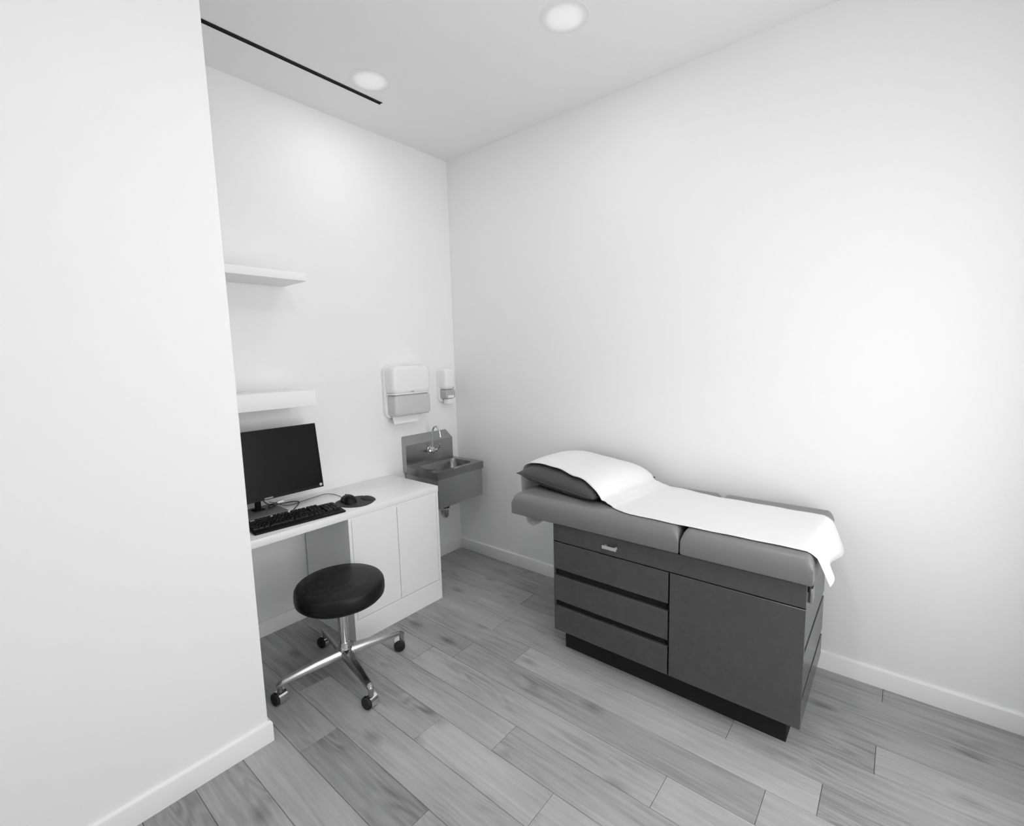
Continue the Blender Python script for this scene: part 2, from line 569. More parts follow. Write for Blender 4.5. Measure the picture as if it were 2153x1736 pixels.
def mtx(o, m_):
    o.data.transform(parent_world(o.parent)); o.data.transform(m_); o.data.transform(parent_world(o.parent).inverted())
    return o


bm = bm_new(); add_box(bm, mx0, mx1, 0.004, 0.030, 0.0, 0.365, 0.004)
mtx(obj('housing', bm, m_black, t), Rm)
bm = bm_new()
bz = 0.006
add_box(bm, mx0, mx1, 0.0, 0.006, 0.0, 0.016, 0.001, 1)
add_box(bm, mx0, mx1, 0.0, 0.006, 0.365 - bz, 0.365, 0.001, 1)
add_box(bm, mx0, mx0 + bz, 0.0, 0.006, 0.016, 0.365 - bz)
add_box(bm, mx1 - bz, mx1, 0.0, 0.006, 0.016, 0.365 - bz)
mtx(obj('bezel', bm, m_black, t, 0), Rm)
bm = bm_new(); add_box(bm, mx0 + bz, mx1 - bz, 0.002, 0.0045, 0.016, 0.365 - bz)
mtx(obj('screen', bm, m_screen, t, 0), Rm)
bm = bm_new(); add_box(bm, mx0 + 0.14, mx1 - 0.14, 0.030, 0.062, 0.06, 0.26, 0.012)
mtx(obj('rear_cover', bm, m_black, t), Rm)
bm = bm_new(); add_lathe(bm, [(0, 0), (0.008, 0), (0.008, 0.0015), (0, 0.0015)], (mx1 - 0.016, 0.0, 0.016), 20, (0, -1, 0))
o = mtx(obj('round_sticker', bm, m_smoke, t, 0), Rm); o['label'] = 'small pale round sticker'
bm = bm_new(); add_box(bm, -1.572, -1.528, -0.0012, 0.001, 0.004, 0.011)
o = mtx(obj('maker_mark', bm, m_mark, t, 0), Rm)
bm = bm_new(); add_box(bm, -1.580, -1.550, -0.098, -0.078, DZ + 0.008, 0.99, 0.006)
obj('stand_neck', bm, m_black, t)
bm = bm_new(); add_box(bm, -1.675, -1.462, -0.212, -0.020, DZ, DZ + 0.009, 0.003)
o = obj('stand_base', bm, m_plate, t); o['label'] = 'flat grey base plate'
bm = bm_new(); add_box(bm, -1.592, -1.538, -0.112, -0.060, DZ + 0.009, DZ + 0.014, 0.002)
obj('neck_foot', bm, m_black, t)

# ------------------------------------------------------------------ keyboard
KA = math.radians(-5.0)
kb = thing('computer_keyboard', 'black full-size keyboard lying along the front of the desk', 'keyboard', (-1.500, -0.385, DZ), KA)
KW, KD = 0.445, 0.165


def kprism(pts, a, b):
    bm_ = bm_new(); add_prism(bm_, pts, 'x', a, b)
    bmesh.ops.bevel(bm_, geom=list(bm_.edges), offset=0.003, segments=2, affect='EDGES')
    return bm_


def put_local(name, bm_, m_, par, smooth=35):
    o_ = obj(name, bm_, m_, None, smooth)
    o_.parent = par
    return o_


put_local('case', kprism([(-KD / 2, 0), (KD / 2, 0), (KD / 2, 0.022), (KD / 2 - 0.02, 0.022), (-KD / 2, 0.010)], -KW / 2, KW / 2), m_keyface, kb)
# key rows
slope = math.atan2(0.012, KD - 0.02)
pitch = 0.0190


def keymesh(w, d):
    bm_ = bm_new()
    b_ = [(-w / 2, -d / 2, 0), (w / 2, -d / 2, 0), (w / 2, d / 2, 0), (-w / 2, d / 2, 0)]
    t_ = [(x * 0.80, y * 0.80 + 0.0008, 0.0075) for x, y, _ in b_]
    A_ = [bm_.verts.new(p_) for p_ in b_]; B_ = [bm_.verts.new(p_) for p_ in t_]
    bm_.faces.new(A_[::-1]); bm_.faces.new(B_)
    for i_ in range(4):
        bm_.faces.new((A_[i_], A_[(i_ + 1) % 4], B_[(i_ + 1) % 4], B_[i_]))
    me_ = bpy.data.meshes.new('key'); bmesh.ops.recalc_face_normals(bm_, faces=bm_.faces); bm_.to_mesh(me_); bm_.free()
    me_.materials.append(m_key)
    return me_


kcache = {}


def put_key(x, y, w=1.0, d=1.0):
    k = (round(w, 2), round(d, 2))
    if k not in kcache:
        kcache[k] = keymesh(pitch * w - 0.0016, pitch * d - 0.0016)
    o_ = bpy.data.objects.new('key', kcache[k]); COL.objects.link(o_)
    o_.parent = kb
    o_.location = (x, y, 0.0105 + (y + KD / 2) * 0.012 / (KD - 0.02))
    o_.rotation_euler = (slope, 0, 0)


lx = -KW / 2 + 0.008
rows = [
    (0.068, [1, -1, 1, 1, 1, 1, -0.5, 1, 1, 1, 1, -0.5, 1, 1, 1, 1]),
    (0.041, [1] * 13 + [2]),
    (0.022, [1.5] + [1] * 12 + [1.5]),
    (0.003, [1.75] + [1] * 11 + [2.25]),
    (-0.016, [2.25] + [1] * 10 + [2.75]),
    (-0.035, [1.25, 1.25, 1.25, 6.25, 1.25, 1.25, 1.25, 1.25]),
]
for y, ws in rows:
    x = lx
    for w in ws:
        if w > 0:
            put_key(x + w * pitch / 2, y, w)
        x += abs(w) * pitch
nx = lx + 15.25 * pitch
for y in (0.068, 0.041, 0.022):
    for k in range(3):
        put_key(nx + (k + 0.5) * pitch, y)
put_key(nx + 1.5 * pitch, -0.016)
for k in range(3):
    put_key(nx + (k + 0.5) * pitch, -0.035)
mx = nx + 3.25 * pitch
for y in (0.041, 0.022, 0.003, -0.016):
    for k in range(3):
        put_key(mx + (k + 0.5) * pitch, y)
put_key(mx + pitch, -0.035, 2); put_key(mx + 2.5 * pitch, -0.035)
put_key(mx + 3.5 * pitch, 0.041); put_key(mx + 3.5 * pitch, 0.0125, 1, 2); put_key(mx + 3.5 * pitch, -0.0255, 1, 2)

# ------------------------------------------------------------------ mouse mat, mouse, cables
t = thing('mouse_mat', 'dark rounded mouse mat with a raised wrist rest', 'mouse mat', (-1.155, -0.375, DZ))
bm = bm_new()
out = []
for i in range(48):
    a = 2 * math.pi * i / 48
    rx = 0.108 * (1 + 0.12 * math.cos(a - 0.3))
    ry = 0.105 * (1 + 0.10 * math.cos(a + 1.2))
    out.append((-1.165 + rx * math.cos(a), -0.362 + ry * math.sin(a)))
add_prism(bm, out, 'z', DZ + 0.0002, DZ + 0.004)
obj('mat_pad', bm, m_pad, t)
bm = bm_new(); add_sphere(bm, (-1.085, -0.385, DZ + 0.004), 1.0, (0.030, 0.062, 0.014), 20, 12)
bmesh.ops.bisect_plane(bm, geom=list(bm.verts) + list(bm.edges) + list(bm.faces), plane_co=(0, 0, DZ + 0.0035), plane_no=(0, 0, -1), clear_outer=True)
bmesh.ops.holes_fill(bm, edges=[e for e in bm.edges if e.is_boundary], sides=100)
obj('wrist_rest', bm, m_pad, t)
bm = bm_new(); add_lathe(bm, [(0, 0.0), (0.010, 0.0), (0.010, 0.0008), (0, 0.0008)], (-1.078, -0.345, DZ + 0.0145), 18)  # white disc that paints the highlight on the wrist rest hump
o = obj('painted_highlight', bm, m_towel, t, 0); o['label'] = 'white highlight painted on the wrist rest'

t = thing('computer_mouse', 'black mouse on the dark mat beside the keyboard', 'mouse', (-1.185, -0.345, DZ + 0.004), math.radians(-12))
bm = bm_new()
n1, n2 = 20, 12
grid = []
for i in range(n1 + 1):
    u = -1 + 2 * i / n1
    row = []
    for j in range(n2 + 1):
        v = -1 + 2 * j / n2
        hw = 0.037 * (1 - abs(u) ** 3.2) ** 0.5 * (1 - 0.12 * math.cos(u * 2.4))
        hz = 0.043 * (1 - abs(u) ** 2.6) ** 0.55 * (1 - 0.22 * u)
        row.append(bm.verts.new((hw * math.sin(v * math.pi / 2), 0.064 * u, hz * max(0, math.cos(v * math.pi / 2)) ** 0.7)))
    grid.append(row)
for i in range(n1):
    for j in range(n2):
        bm.faces.new((grid[i][j], grid[i + 1][j], grid[i + 1][j + 1], grid[i][j + 1]))
bmesh.ops.remove_doubles(bm, verts=bm.verts, dist=1e-5)
bmesh.ops.holes_fill(bm, edges=[e for e in bm.edges if e.is_boundary], sides=100)
put_local('shell', bm, m_black, t)
bm = bm_new(); add_lathe(bm, [(0, -0.004), (0.009, -0.004), (0.010, -0.002), (0.010, 0.002), (0.009, 0.004), (0, 0.004)], (0, 0.034, 0.0275), 20, (1, 0, 0))
put_local('scroll_wheel', bm, m_rubber, t)

zc = DZ + 0.0025
bm = bm_new()
add_tube(bm, smooth_path([(-1.172, -0.289, zc + 0.008), (-1.16, -0.24, zc), (-1.150, -0.190, zc), (-1.152, -0.13, zc), (-1.175, -0.080, zc), (-1.24, -0.085, zc), (-1.33, -0.105, zc), (-1.42, -0.115, zc), (-1.46, -0.04, zc + 0.012), (-1.47, -0.004, zc + 0.012)], 8), 0.0016, 6)
tag(obj('mouse_cable', bm, m_cable), 'thin dark cable trailing from the mouse across the desk', 'cable')
bm = bm_new()
add_tube(bm, smooth_path([(-1.470, -0.300, zc + 0.016), (-1.468, -0.270, zc + 0.014), (-1.440, -0.220, zc), (-1.41, -0.185, zc), (-1.38, -0.150, zc), (-1.353, -0.110, zc + 0.001), (-1.365, -0.075, zc + 0.002), (-1.41, -0.06, zc + 0.002), (-1.45, -0.09, zc + 0.012), (-1.490, -0.075, zc + 0.014), (-1.50, -0.04, zc + 0.018), (-1.505, -0.006, zc + 0.03)], 8), 0.0026, 8)
tag(obj('keyboard_cable', bm, m_cable), 'black cable looped on the desk behind the keyboard', 'cable')
t = thing('cable_adapter', 'small pale cable plug hanging just below the monitor edge', 'plug', (-1.475, -0.16, DZ))
bm = bm_new(); add_box(bm, -1.500, -1.465, -0.178, -0.160, DZ + 0.045, DZ + 0.057, 0.004)
obj('plug_body', bm, m_towel, t)
bm = bm_new(); add_tube(bm, smooth_path([(-1.50, -0.169, DZ + 0.050), (-1.525, -0.150, DZ + 0.04), (-1.52, -0.11, DZ + 0.0135), (-1.48, -0.095, DZ + 0.0130)], 8), 0.0025, 8)
obj('plug_lead', bm, m_cable, t)


# ------------------------------------------------------------------ towel and soap dispensers
def rrect(u0, u1, v0, v1, r, seg=6):
    pts = []
    for cx, cy_, a0 in ((u1 - r, v1 - r, 0), (u0 + r, v1 - r, 90), (u0 + r, v0 + r, 180), (u1 - r, v0 + r, 270)):
        for k in range(seg + 1):
            a = math.radians(a0 + 90 * k / seg)
            pts.append((cx + r * math.cos(a), cy_ + r * math.sin(a)))
    return pts


def front_pan(bm, x0, x1, z0, z1, d, r, edge, y0=0.0):
    """Box proud of the back wall with rounded corners and a softly rounded front."""
    rings = []
    steps = [(0.0, 0.0), (d - edge, 0.0)] + [(d - edge + edge * math.sin(a), edge * (1 - math.cos(a))) for a in [math.radians(k) for k in (22, 45, 67, 90)]]
    for dep, ins in steps:
        pts = rrect(x0 + ins, x1 - ins, z0 + ins, z1 - ins, max(0.003, r - ins * 0.6))
        rings.append([bm.verts.new((u, y0 - dep, v)) for u, v in pts])
    for A, B in zip(rings[:-1], rings[1:]):
        n = len(A)
        for i in range(n):
            bm.faces.new((A[i], A[(i + 1) % n], B[(i + 1) % n], B[i]))
    bm.faces.new(rings[0]); bm.faces.new(rings[-1])
    return bm


t = thing('towel_dispenser', 'white paper towel dispenser with grey see-through base on the wall', 'dispenser', (-0.512, 0, 1.13))
bm = bm_new(); front_pan(bm, -0.680, -0.345, 1.135, 1.495, 0.030, 0.05, 0.006)
obj('back_plate', bm, m_white, t)
bm = bm_new(); front_pan(bm, -0.676, -0.349, 1.298, 1.492, 0.105, 0.045, 0.030, -0.020)
bmesh.ops.bisect_plane(bm, geom=list(bm.verts) + list(bm.edges) + list(bm.faces), plane_co=(0, 0, 1.30), plane_no=(0, 0, -1))
obj('cover', bm, m_white, t)
bm = bm_new(); add_prism(bm, [(x, y) for x, y in [(-0.674, -0.03), (-0.674, -0.085), (-0.665, -0.108), (-0.645, -0.122), (-0.38, -0.122), (-0.36, -0.108), (-0.351, -0.085), (-0.351, -0.03)]], 'z', 1.298, 1.306)
obj('cover_lip', bm, m_white, t)
bm = bm_new(); front_pan(bm, -0.662, -0.353, 1.150, 1.2965, 0.100, 0.026, 0.016, -0.016)
obj('lower_window', bm, m_smoke, t)['label'] = 'grey translucent lower window'
bm = bm_new(); add_box(bm, -0.535, -0.505, -0.1262, -0.1240, 1.312, 1.317, 0.001, 1)
obj('maker_mark', bm, m_mark, t, 0)
bm = bm_new()
prof = [(-0.060, 1.152), (-0.066, 1.125), (-0.078, 1.100), (-0.080, 1.099), (-0.068, 1.125), (-0.062, 1.152)]
add_prism(bm, prof, 'x', -0.650, -0.440)
tag(obj('paper_towel', bm, m_towel), 'white sheet of paper hanging from the towel dispenser', 'paper towel')

t = thing('soap_dispenser', 'small white soap dispenser on the wall above the sink', 'dispenser', (-0.135, 0, 1.18))
bm = bm_new(); front_pan(bm, -0.192, -0.078, 1.205, 1.460, 0.025, 0.030, 0.005)
obj('back_plate', bm, m_white, t)
bm = bm_new(); front_pan(bm, -0.190, -0.080, 1.300, 1.458, 0.085, 0.025, 0.028, -0.015)
bmesh.ops.bisect_plane(bm, geom=list(bm.verts) + list(bm.edges) + list(bm.faces), plane_co=(0, 0, 1.303), plane_no=(0, 0, -1))
obj('cover', bm, m_white, t)
bm = bm_new(); front_pan(bm, -0.182, -0.084, 1.232, 1.299, 0.078, 0.014, 0.012, -0.015)
obj('lower_window', bm, m_smoke2, t)['label'] = 'grey translucent window'
bm = bm_new(); add_box(bm, -0.165, -0.105, -0.0965, -0.092, 1.236, 1.258, 0.004)
obj('push_bar', bm, m_white, t)
bm = bm_new(); add_box(bm, -0.165, -0.102, -0.090, -0.040, 1.188, 1.232, 0.010)
obj('nozzle_block', bm, m_white, t)
bm = bm_new(); add_box(bm, -0.120, -0.108, -0.1012, -0.0995, 1.311, 1.316, 0.001, 1)
obj('maker_mark', bm, m_mark, t, 0)

# ------------------------------------------------------------------ stainless hand sink
sx0, sx1, sy = -0.542, -0.095, -0.365
SR = 0.777
t = thing('hand_sink', 'small stainless steel wall sink with backsplash and gooseneck tap', 'sink', (-0.32, 0, 0.52))
bm = bm_new()
# backsplash: box with its top sloped back to the wall and clipped front corners
bsy = -0.045
z1, z2 = 0.928, 0.990
o_lo = [(sx0, 0.0), (sx0, bsy), (sx1, bsy), (sx1, 0.0)]
A = [bm.verts.new((x, y, 0.735)) for x, y in o_lo]
B = [bm.verts.new(c) for c in ((sx0, -0.001, z2 - 0.012), (sx0, bsy, z1), (sx1, bsy, z1), (sx1, -0.001, z1 + 0.012))]
Cc = [bm.verts.new(c) for c in ((sx0 + 0.004, -0.001, z2), (sx1 - 0.028, -0.001, z2))]
bm.faces.new(A[::-1])
bm.faces.new((A[0], A[1], B[1], B[0]))
bm.faces.new((A[1], A[2], B[2], B[1]))
bm.faces.new((A[2], A[3], B[3], B[2]))
bm.faces.new((B[1], B[2], Cc[1], Cc[0]))
bm.faces.new((B[0], B[1], Cc[0]))
bm.faces.new((B[2], B[3], Cc[1]))
bm.faces.new((A[3], A[0], B[0], Cc[0], Cc[1], B[3]))
obj('backsplash', bm, m_steel, t, 0)
# rim with rounded basin opening, basin, apron
ox = [(sx0, bsy), (sx0, sy), (sx1, sy), (sx1, bsy)]
bx0, bx1, by0, by1 = -0.497, -0.140, -0.325, -0.100
hole = rrect(bx0, bx1, by0, by1, 0.045, 8)
bm = bm_new()


def ring(pts, z):
    return [bm.verts.new((x, y, z)) for x, y in pts]


n = len(hole)


def outer_pt(x, y):
    # project a hole point outward on the rectangular rim
    cx, cyy = (sx0 + sx1) / 2, (bsy + sy) / 2
    dx, dy = x - cx, y - cyy
    s = min((sx1 - sx0) / 2 / abs(dx) if dx else 9e9, (bsy - sy) / 2 / abs(dy) if dy else 9e9)
    return cx + dx * s, cyy + dy * s


outp = [outer_pt(x, y) for x, y in hole]
corners = ((sx1, bsy), (sx0, bsy), (sx0, sy), (sx1, sy))
for cxx, cyy in corners:       # snap the nearest outline point to each corner
    k = min(range(n), key=lambda i: (outp[i][0] - cxx) ** 2 + (outp[i][1] - cyy) ** 2)
    outp[k] = (cxx, cyy)
R0 = ring(outp, SR - 0.052)
R1 = ring(outp, SR)
cxm, cym = (bx0 + bx1) / 2, (by0 + by1) / 2


def sc(pts, s):
    return [(cxm + (x - cxm) * s, cym + (y - cym) * s) for x, y in pts]


R2 = ring(sc(hole, 1.03), SR)
R3 = ring(hole, SR - 0.006)
R4 = ring(sc(hole, 0.96), SR - 0.11)
R5 = ring(sc(hole, 0.86), SR - 0.140)
R6 = ring(sc(hole, 0.12), SR - 0.150)
for A, B in ((R0, R1), (R1, R2), (R2, R3), (R3, R4), (R4, R5), (R5, R6)):
    for i in range(n):
        bm.faces.new((A[i], A[(i + 1) % n], B[(i + 1) % n], B[i]))
bm.faces.new(R6)
obj('basin', bm, m_steel_in, t, 40)
bm = bm_new()
add_box(bm, sx0 + 0.012, sx1 - 0.010, sy + 0.006, sy + 0.010, 0.525, SR - 0.05)
add_box(bm, sx0 + 0.012, sx0 + 0.016, sy + 0.010, -0.02, 0.525, SR - 0.05)
add_box(bm, sx1 - 0.014, sx1 - 0.010, sy + 0.010, -0.02, 0.525, SR - 0.05)
obj('apron', bm, m_steel, t, 0)
bm = bm_new(); add_lathe(bm, [(0, 0), (0.036, 0), (0.04, 0.003), (0.036, 0.006), (0.02, 0.004), (0, 0.004)], (cxm, cym, SR - 0.150), 24)
obj('drain', bm, m_chrome, t)
tx = cxm - 0.022
fx = -0.325
tap = obj('tap_body', add_lathe(add_lathe(bm_new(), [(0, 0), (0.026, 0), (0.028, 0.004), (0.022, 0.010), (0.016, 0.012), (0.016, 0.040), (0.012, 0.046), (0, 0.046)], (fx, bsy, 0.862), 24, (0, -1, 0)), [(0, -0.016), (0.014, -0.016), (0.016, 0.0), (0.016, 0.018), (0.010, 0.026), (0, 0.026)], (fx, bsy - 0.032, 0.862), 20), m_chrome, t)
bm = bm_new()
add_tube(bm, smooth_path([(fx, -0.077, 0.882), (fx, -0.079, 0.94), (fx, -0.082, 0.99), (fx - 0.001, -0.092, 1.024), (fx - 0.001, -0.115, 1.045), (fx - 0.001, -0.142, 1.040), (fx, -0.160, 1.012), (fx, -0.168, 0.970)], 8), 0.0068, 12)
obj('spout', bm, m_chrome, tap)
for s in (-1, 1):
    bm = bm_new(); add_lathe(bm, [(0, 0), (0.012, 0), (0.013, 0.012), (0.008, 0.020), (0, 0.020)], (fx + s * 0.016, bsy - 0.032, 0.862), 18, (s, 0, 0))
    add_tube(bm, smooth_path([(fx + s * 0.032, bsy - 0.032, 0.862), (fx + s * 0.046, bsy - 0.036, 0.868), (fx + s * 0.050, bsy - 0.050, 0.888), (fx + s * 0.046, bsy - 0.062, 0.905)], 6), [0.008] * 6 + [0.006] * 7 + [0.004] * 6, 10)
    obj('lever', bm, m_chrome, tap)
bm = bm_new()
add_tube(bm, [(tx, cym, SR - 0.150), (tx, cym, 0.50)], 0.022, 16)
add_tube(bm, smooth_path([(tx, cym, 0.50), (tx, cym, 0.435), (tx + 0.008, cym + 0.010, 0.405), (tx + 0.02, cym + 0.035, 0.392), (tx + 0.03, cym + 0.06, 0.405), (tx + 0.034, cym + 0.075, 0.440), (tx + 0.036, cym + 0.09, 0.465), (tx + 0.036, cym + 0.12, 0.472), (tx + 0.036, -0.002, 0.472)], 6), 0.021, 16)
obj('waste_trap', bm, m_darkchrome, t)
bm = bm_new()
for zz in (0.478, 0.448):
    add_lathe(bm, [(0.021, 0), (0.029, 0), (0.031, 0.004), (0.031, 0.014), (0.026, 0.020), (0.021, 0.020)], (tx, cym, zz), 10)
add_lathe(bm, [(0.021, 0), (0.031, 0), (0.031, 0.018), (0.021, 0.018)], (tx + 0.034, cym + 0.073, 0.425), 10)
obj('slip_nut', bm, m_chrome, t)
bm = bm_new(); add_lathe(bm, [(0.018, 0), (0.034, 0), (0.030, 0.008), (0.018, 0.010)], (tx + 0.036, 0, 0.472), 24, (0, -1, 0))
obj('wall_flange', bm, m_chrome, t)

# ------------------------------------------------------------------ rolling stool
SC = Vector((-1.457, -0.680, 0))
A0 = math.radians(-10.5)
t = thing('rolling_stool', 'round black padded stool on chrome wheeled base in front of the desk', 'stool', SC)
Rs = 0.207
prof = [(0, 0.398), (Rs * 0.80, 0.398), (Rs * 0.93, 0.402), (Rs * 0.985, 0.414), (Rs, 0.430), (Rs, 0.452), (Rs * 0.988, 0.470), (Rs * 0.955, 0.482), (Rs * 0.90, 0.489), (Rs * 0.6, 0.494), (0, 0.496)]
sm = []
for (r0, h0), (r1, h1) in zip(prof[:-1], prof[1:]):
    sm.append((r0, h0))
sm.append(prof[-1])
bm = bm_new(); add_lathe(bm, sm, SC, 72)
seat = obj('seat', bm, m_leather, t, 60)
bm = bm_new(); add_lathe(bm, [(0, 0.385), (0.060, 0.385), (0.075, 0.392), (0.075, 0.3985), (0, 0.3985)], SC, 32)
obj('seat_plate', bm, m_black, t)
bm = bm_new(); add_lathe(bm, [(0, 0.335), (0.024, 0.335), (0.027, 0.340), (0.027, 0.366), (0.023, 0.372), (0.023, 0.386), (0, 0.386)], SC, 32)
obj('collar', bm, m_rubber, t)
bm = bm_new(); add_lathe(bm, [(0, 0.12), (0.0235, 0.12), (0.0235, 0.338), (0, 0.338)], SC, 32)
obj('column', bm, m_chrome, t)
bm = bm_new(); add_lathe(bm, [(0, 0.098), (0.026, 0.098), (0.034, 0.104), (0.034, 0.140), (0.030, 0.150), (0.026, 0.176), (0, 0.176)], SC, 32)
obj('hub', bm, m_chrome, t)
for k in range(4):
    a = A0 + k * math.pi / 2
    d = Vector((math.cos(a), math.sin(a), 0))
    n_ = Vector((-d.y, d.x, 0))
    bm = bm_new()
    stations = [(0.020, 0.144, 0.026, 0.038), (0.10, 0.138, 0.023, 0.034), (0.20, 0.126, 0.0185, 0.027), (0.285, 0.113, 0.0145, 0.020), (0.300, 0.109, 0.0135, 0.018), (0.313, 0.098, 0.011, 0.014)]
    rings = []
    for r_, zt, hw, hh in stations:
        c = SC + d * r_ + Vector((0, 0, zt))
        pts = [(-hw, -hh), (-hw * 0.9, -hh * 0.25), (-hw * 0.55, 0), (hw * 0.55, 0), (hw * 0.9, -hh * 0.25), (hw, -hh)]
        rings.append([bm.verts.new(c + n_ * u + Vector((0, 0, v))) for u, v in pts])
    for A, B in zip(rings[:-1], rings[1:]):
        for i in range(6):
            bm.faces.new((A[i], A[(i + 1) % 6], B[(i + 1) % 6], B[i]))
    bm.faces.new(rings[0]); bm.faces.new(rings[-1])
    e = SC + d * 0.300
    add_tube(bm, [e + Vector((0, 0, 0.098)), e + Vector((0, 0, 0.058))], 0.0115, 14)
    obj('leg', bm, m_darkchrome, t, 40)
    # twin-wheel caster with a chrome hood
    ax = Vector((-0.58, -0.81, 0)) if k == 0 else Vector((-0.99, -0.14, 0))
    wc = e + Vector((ax.y, -ax.x, 0)) * 0.012 + Vector((0, 0, 0.0285))
    bm = bm_new()
    add_tube(bm, [e + Vector((0, 0, 0.062)), e + Vector((0, 0, 0.040))], 0.008, 12)
    cst = obj('caster', bm, m_rubber, t)
    for s in (-1, 1):
        bm = bm_new()
        add_lathe(bm, [(0, 0.012), (0.0265, 0.012), (0.0285, 0.014), (0.0285, 0.021), (0.026, 0.0245), (0, 0.0255)], wc, 28, ax * s)
        obj('wheel', bm, m_rubber, cst)
    # hood: part cylinder hugging the wheels
    bm = bm_new()
    side = Vector((ax.y, -ax.x, 0))
    rings = []
    for w_ in (-0.0275, 0.0125):
        ro, ri = [], []
        for q in range(15):
            ang = math.radians(-55 + 290 * q / 14)
            dirv = side * math.cos(ang) + Vector((0, 0, 1)) * math.sin(ang)
            ro.append(bm.verts.new(wc + ax * w_ + dirv * 0.0308))
            ri.append(bm.verts.new(wc + ax * w_ + dirv * 0.0290))
        rings.append((ro, ri))
    (ao, ai), (bo, bi) = rings
    for q in range(14):
        bm.faces.new((ao[q], ao[q + 1], bo[q + 1], bo[q]))
        bm.faces.new((ai[q], bi[q], bi[q + 1], ai[q + 1]))
        bm.faces.new((ao[q], ai[q], ai[q + 1], ao[q + 1]))
        bm.faces.new((bo[q], bo[q + 1], bi[q + 1], bi[q]))
    bm.faces.new((ao[0], bo[0], bi[0], ai[0])); bm.faces.new((ao[14], ai[14], bi[14], bo[14]))
    obj('hood', bm, m_chrome, cst)

# ------------------------------------------------------------------ examination table
ex0, ex1 = -0.680, -0.105
ey0, ey1 = -1.395, -2.493          # head end, foot end of the cabinet
zb, zt = 0.125, 0.692
t = thing('exam_table', 'dark grey medical examination table with padded grey top by the right wall', 'exam table', (-0.39, -1.95, 0))
bm = bm_new(); add_box(bm, -0.612, -0.14, -1.414, -2.440, 0.0, zb + 0.01)
obj('plinth', bm, m_plinth, t, 0)
bm = bm_new(); add_box(bm, ex0 + 0.019, ex1, ey0, ey1 + 0.016, zb, zt)
obj('body', bm, m_tabledark, t, 0)
bm = bm_new(); add_box(bm, ex0 + 0.0, ex1, ey0, ey0 + 0.004, zb, zt, 0.001, 1)
obj('head_panel', bm, m_table, t, 0)
F1 = ex0 + 0.018
ysp = -1.990


def panel(name, y0, y1, z0, z1, par=t):
    bm_ = bm_new(); add_box(bm_, ex0, F1, y0, y1, z0, z1, 0.0015, 1)
    return obj(name, bm_, m_table, par, 0)


panel('top_panel', ey0, ey1, 0.604, zt)
for z0, z1 in ((0.457, 0.599), (0.288, 0.422), (zb, 0.257)):
    panel('drawer', ey0, ysp + 0.004, z0, z1)
    bm = bm_new(); add_box(bm, F1 - 0.0005, F1 + 0.012, ey0 - 0.012, ysp + 0.016, z1 - 0.020, z1 + 0.030)
    obj('finger_recess', bm, m_tabledark, t, 0)
panel('door', ysp - 0.003, ey1, zb, 0.599)
bm = bm_new(); add_box(bm, F1, F1 + 0.004, ey0 - 0.003, ey1 + 0.003, 0.59, 0.612)
obj('panel_gap', bm, m_tabledark, t, 0)
hnd = obj('pull_handle', add_box(bm_new(), ex0 - 0.026, ex0 - 0.020, -1.680, -1.752, 0.640, 0.655, 0.0015, 1), m_silver, t, 0)
hnd['label'] = 'small pale metal pull'
for yy in (-1.690, -1.742):
    bm = bm_new(); add_box(bm, ex0 - 0.021, ex0, yy - 0.004, yy + 0.004, 0.643, 0.652)
    obj('handle_post', bm, m_silver, hnd, 0)
# foot end: pull-out step and upper tray fronts
E0 = ey1 + 0.017
for nm, z0, z1 in (('foot_panel', 0.436, zt), ('foot_drawer', 0.252, 0.412), ('step_front', zb, 0.226)):
    bm = bm_new(); add_box(bm, ex0 + 0.020, ex1, E0 - 0.001, ey1 + 0.001, z0, z1, 0.0015, 1)
    obj(nm, bm, m_table, t, 0)
bm = bm_new(); add_box(bm, ex0 + 0.06, ex0 + 0.11, ey1 - 0.012, ey1 + 0.002, 0.600, 0.660, 0.005)
bm2 = bm
obj('stirrup_socket', bm2, m_darkchrome, t)
bm = bm_new(); add_box(bm, ex0 + 0.03, ex1 - 0.05, ey1 - 0.006, ey1 + 0.001, 0.655, 0.690, 0.003)
obj('paper_strap', bm, m_black, t)


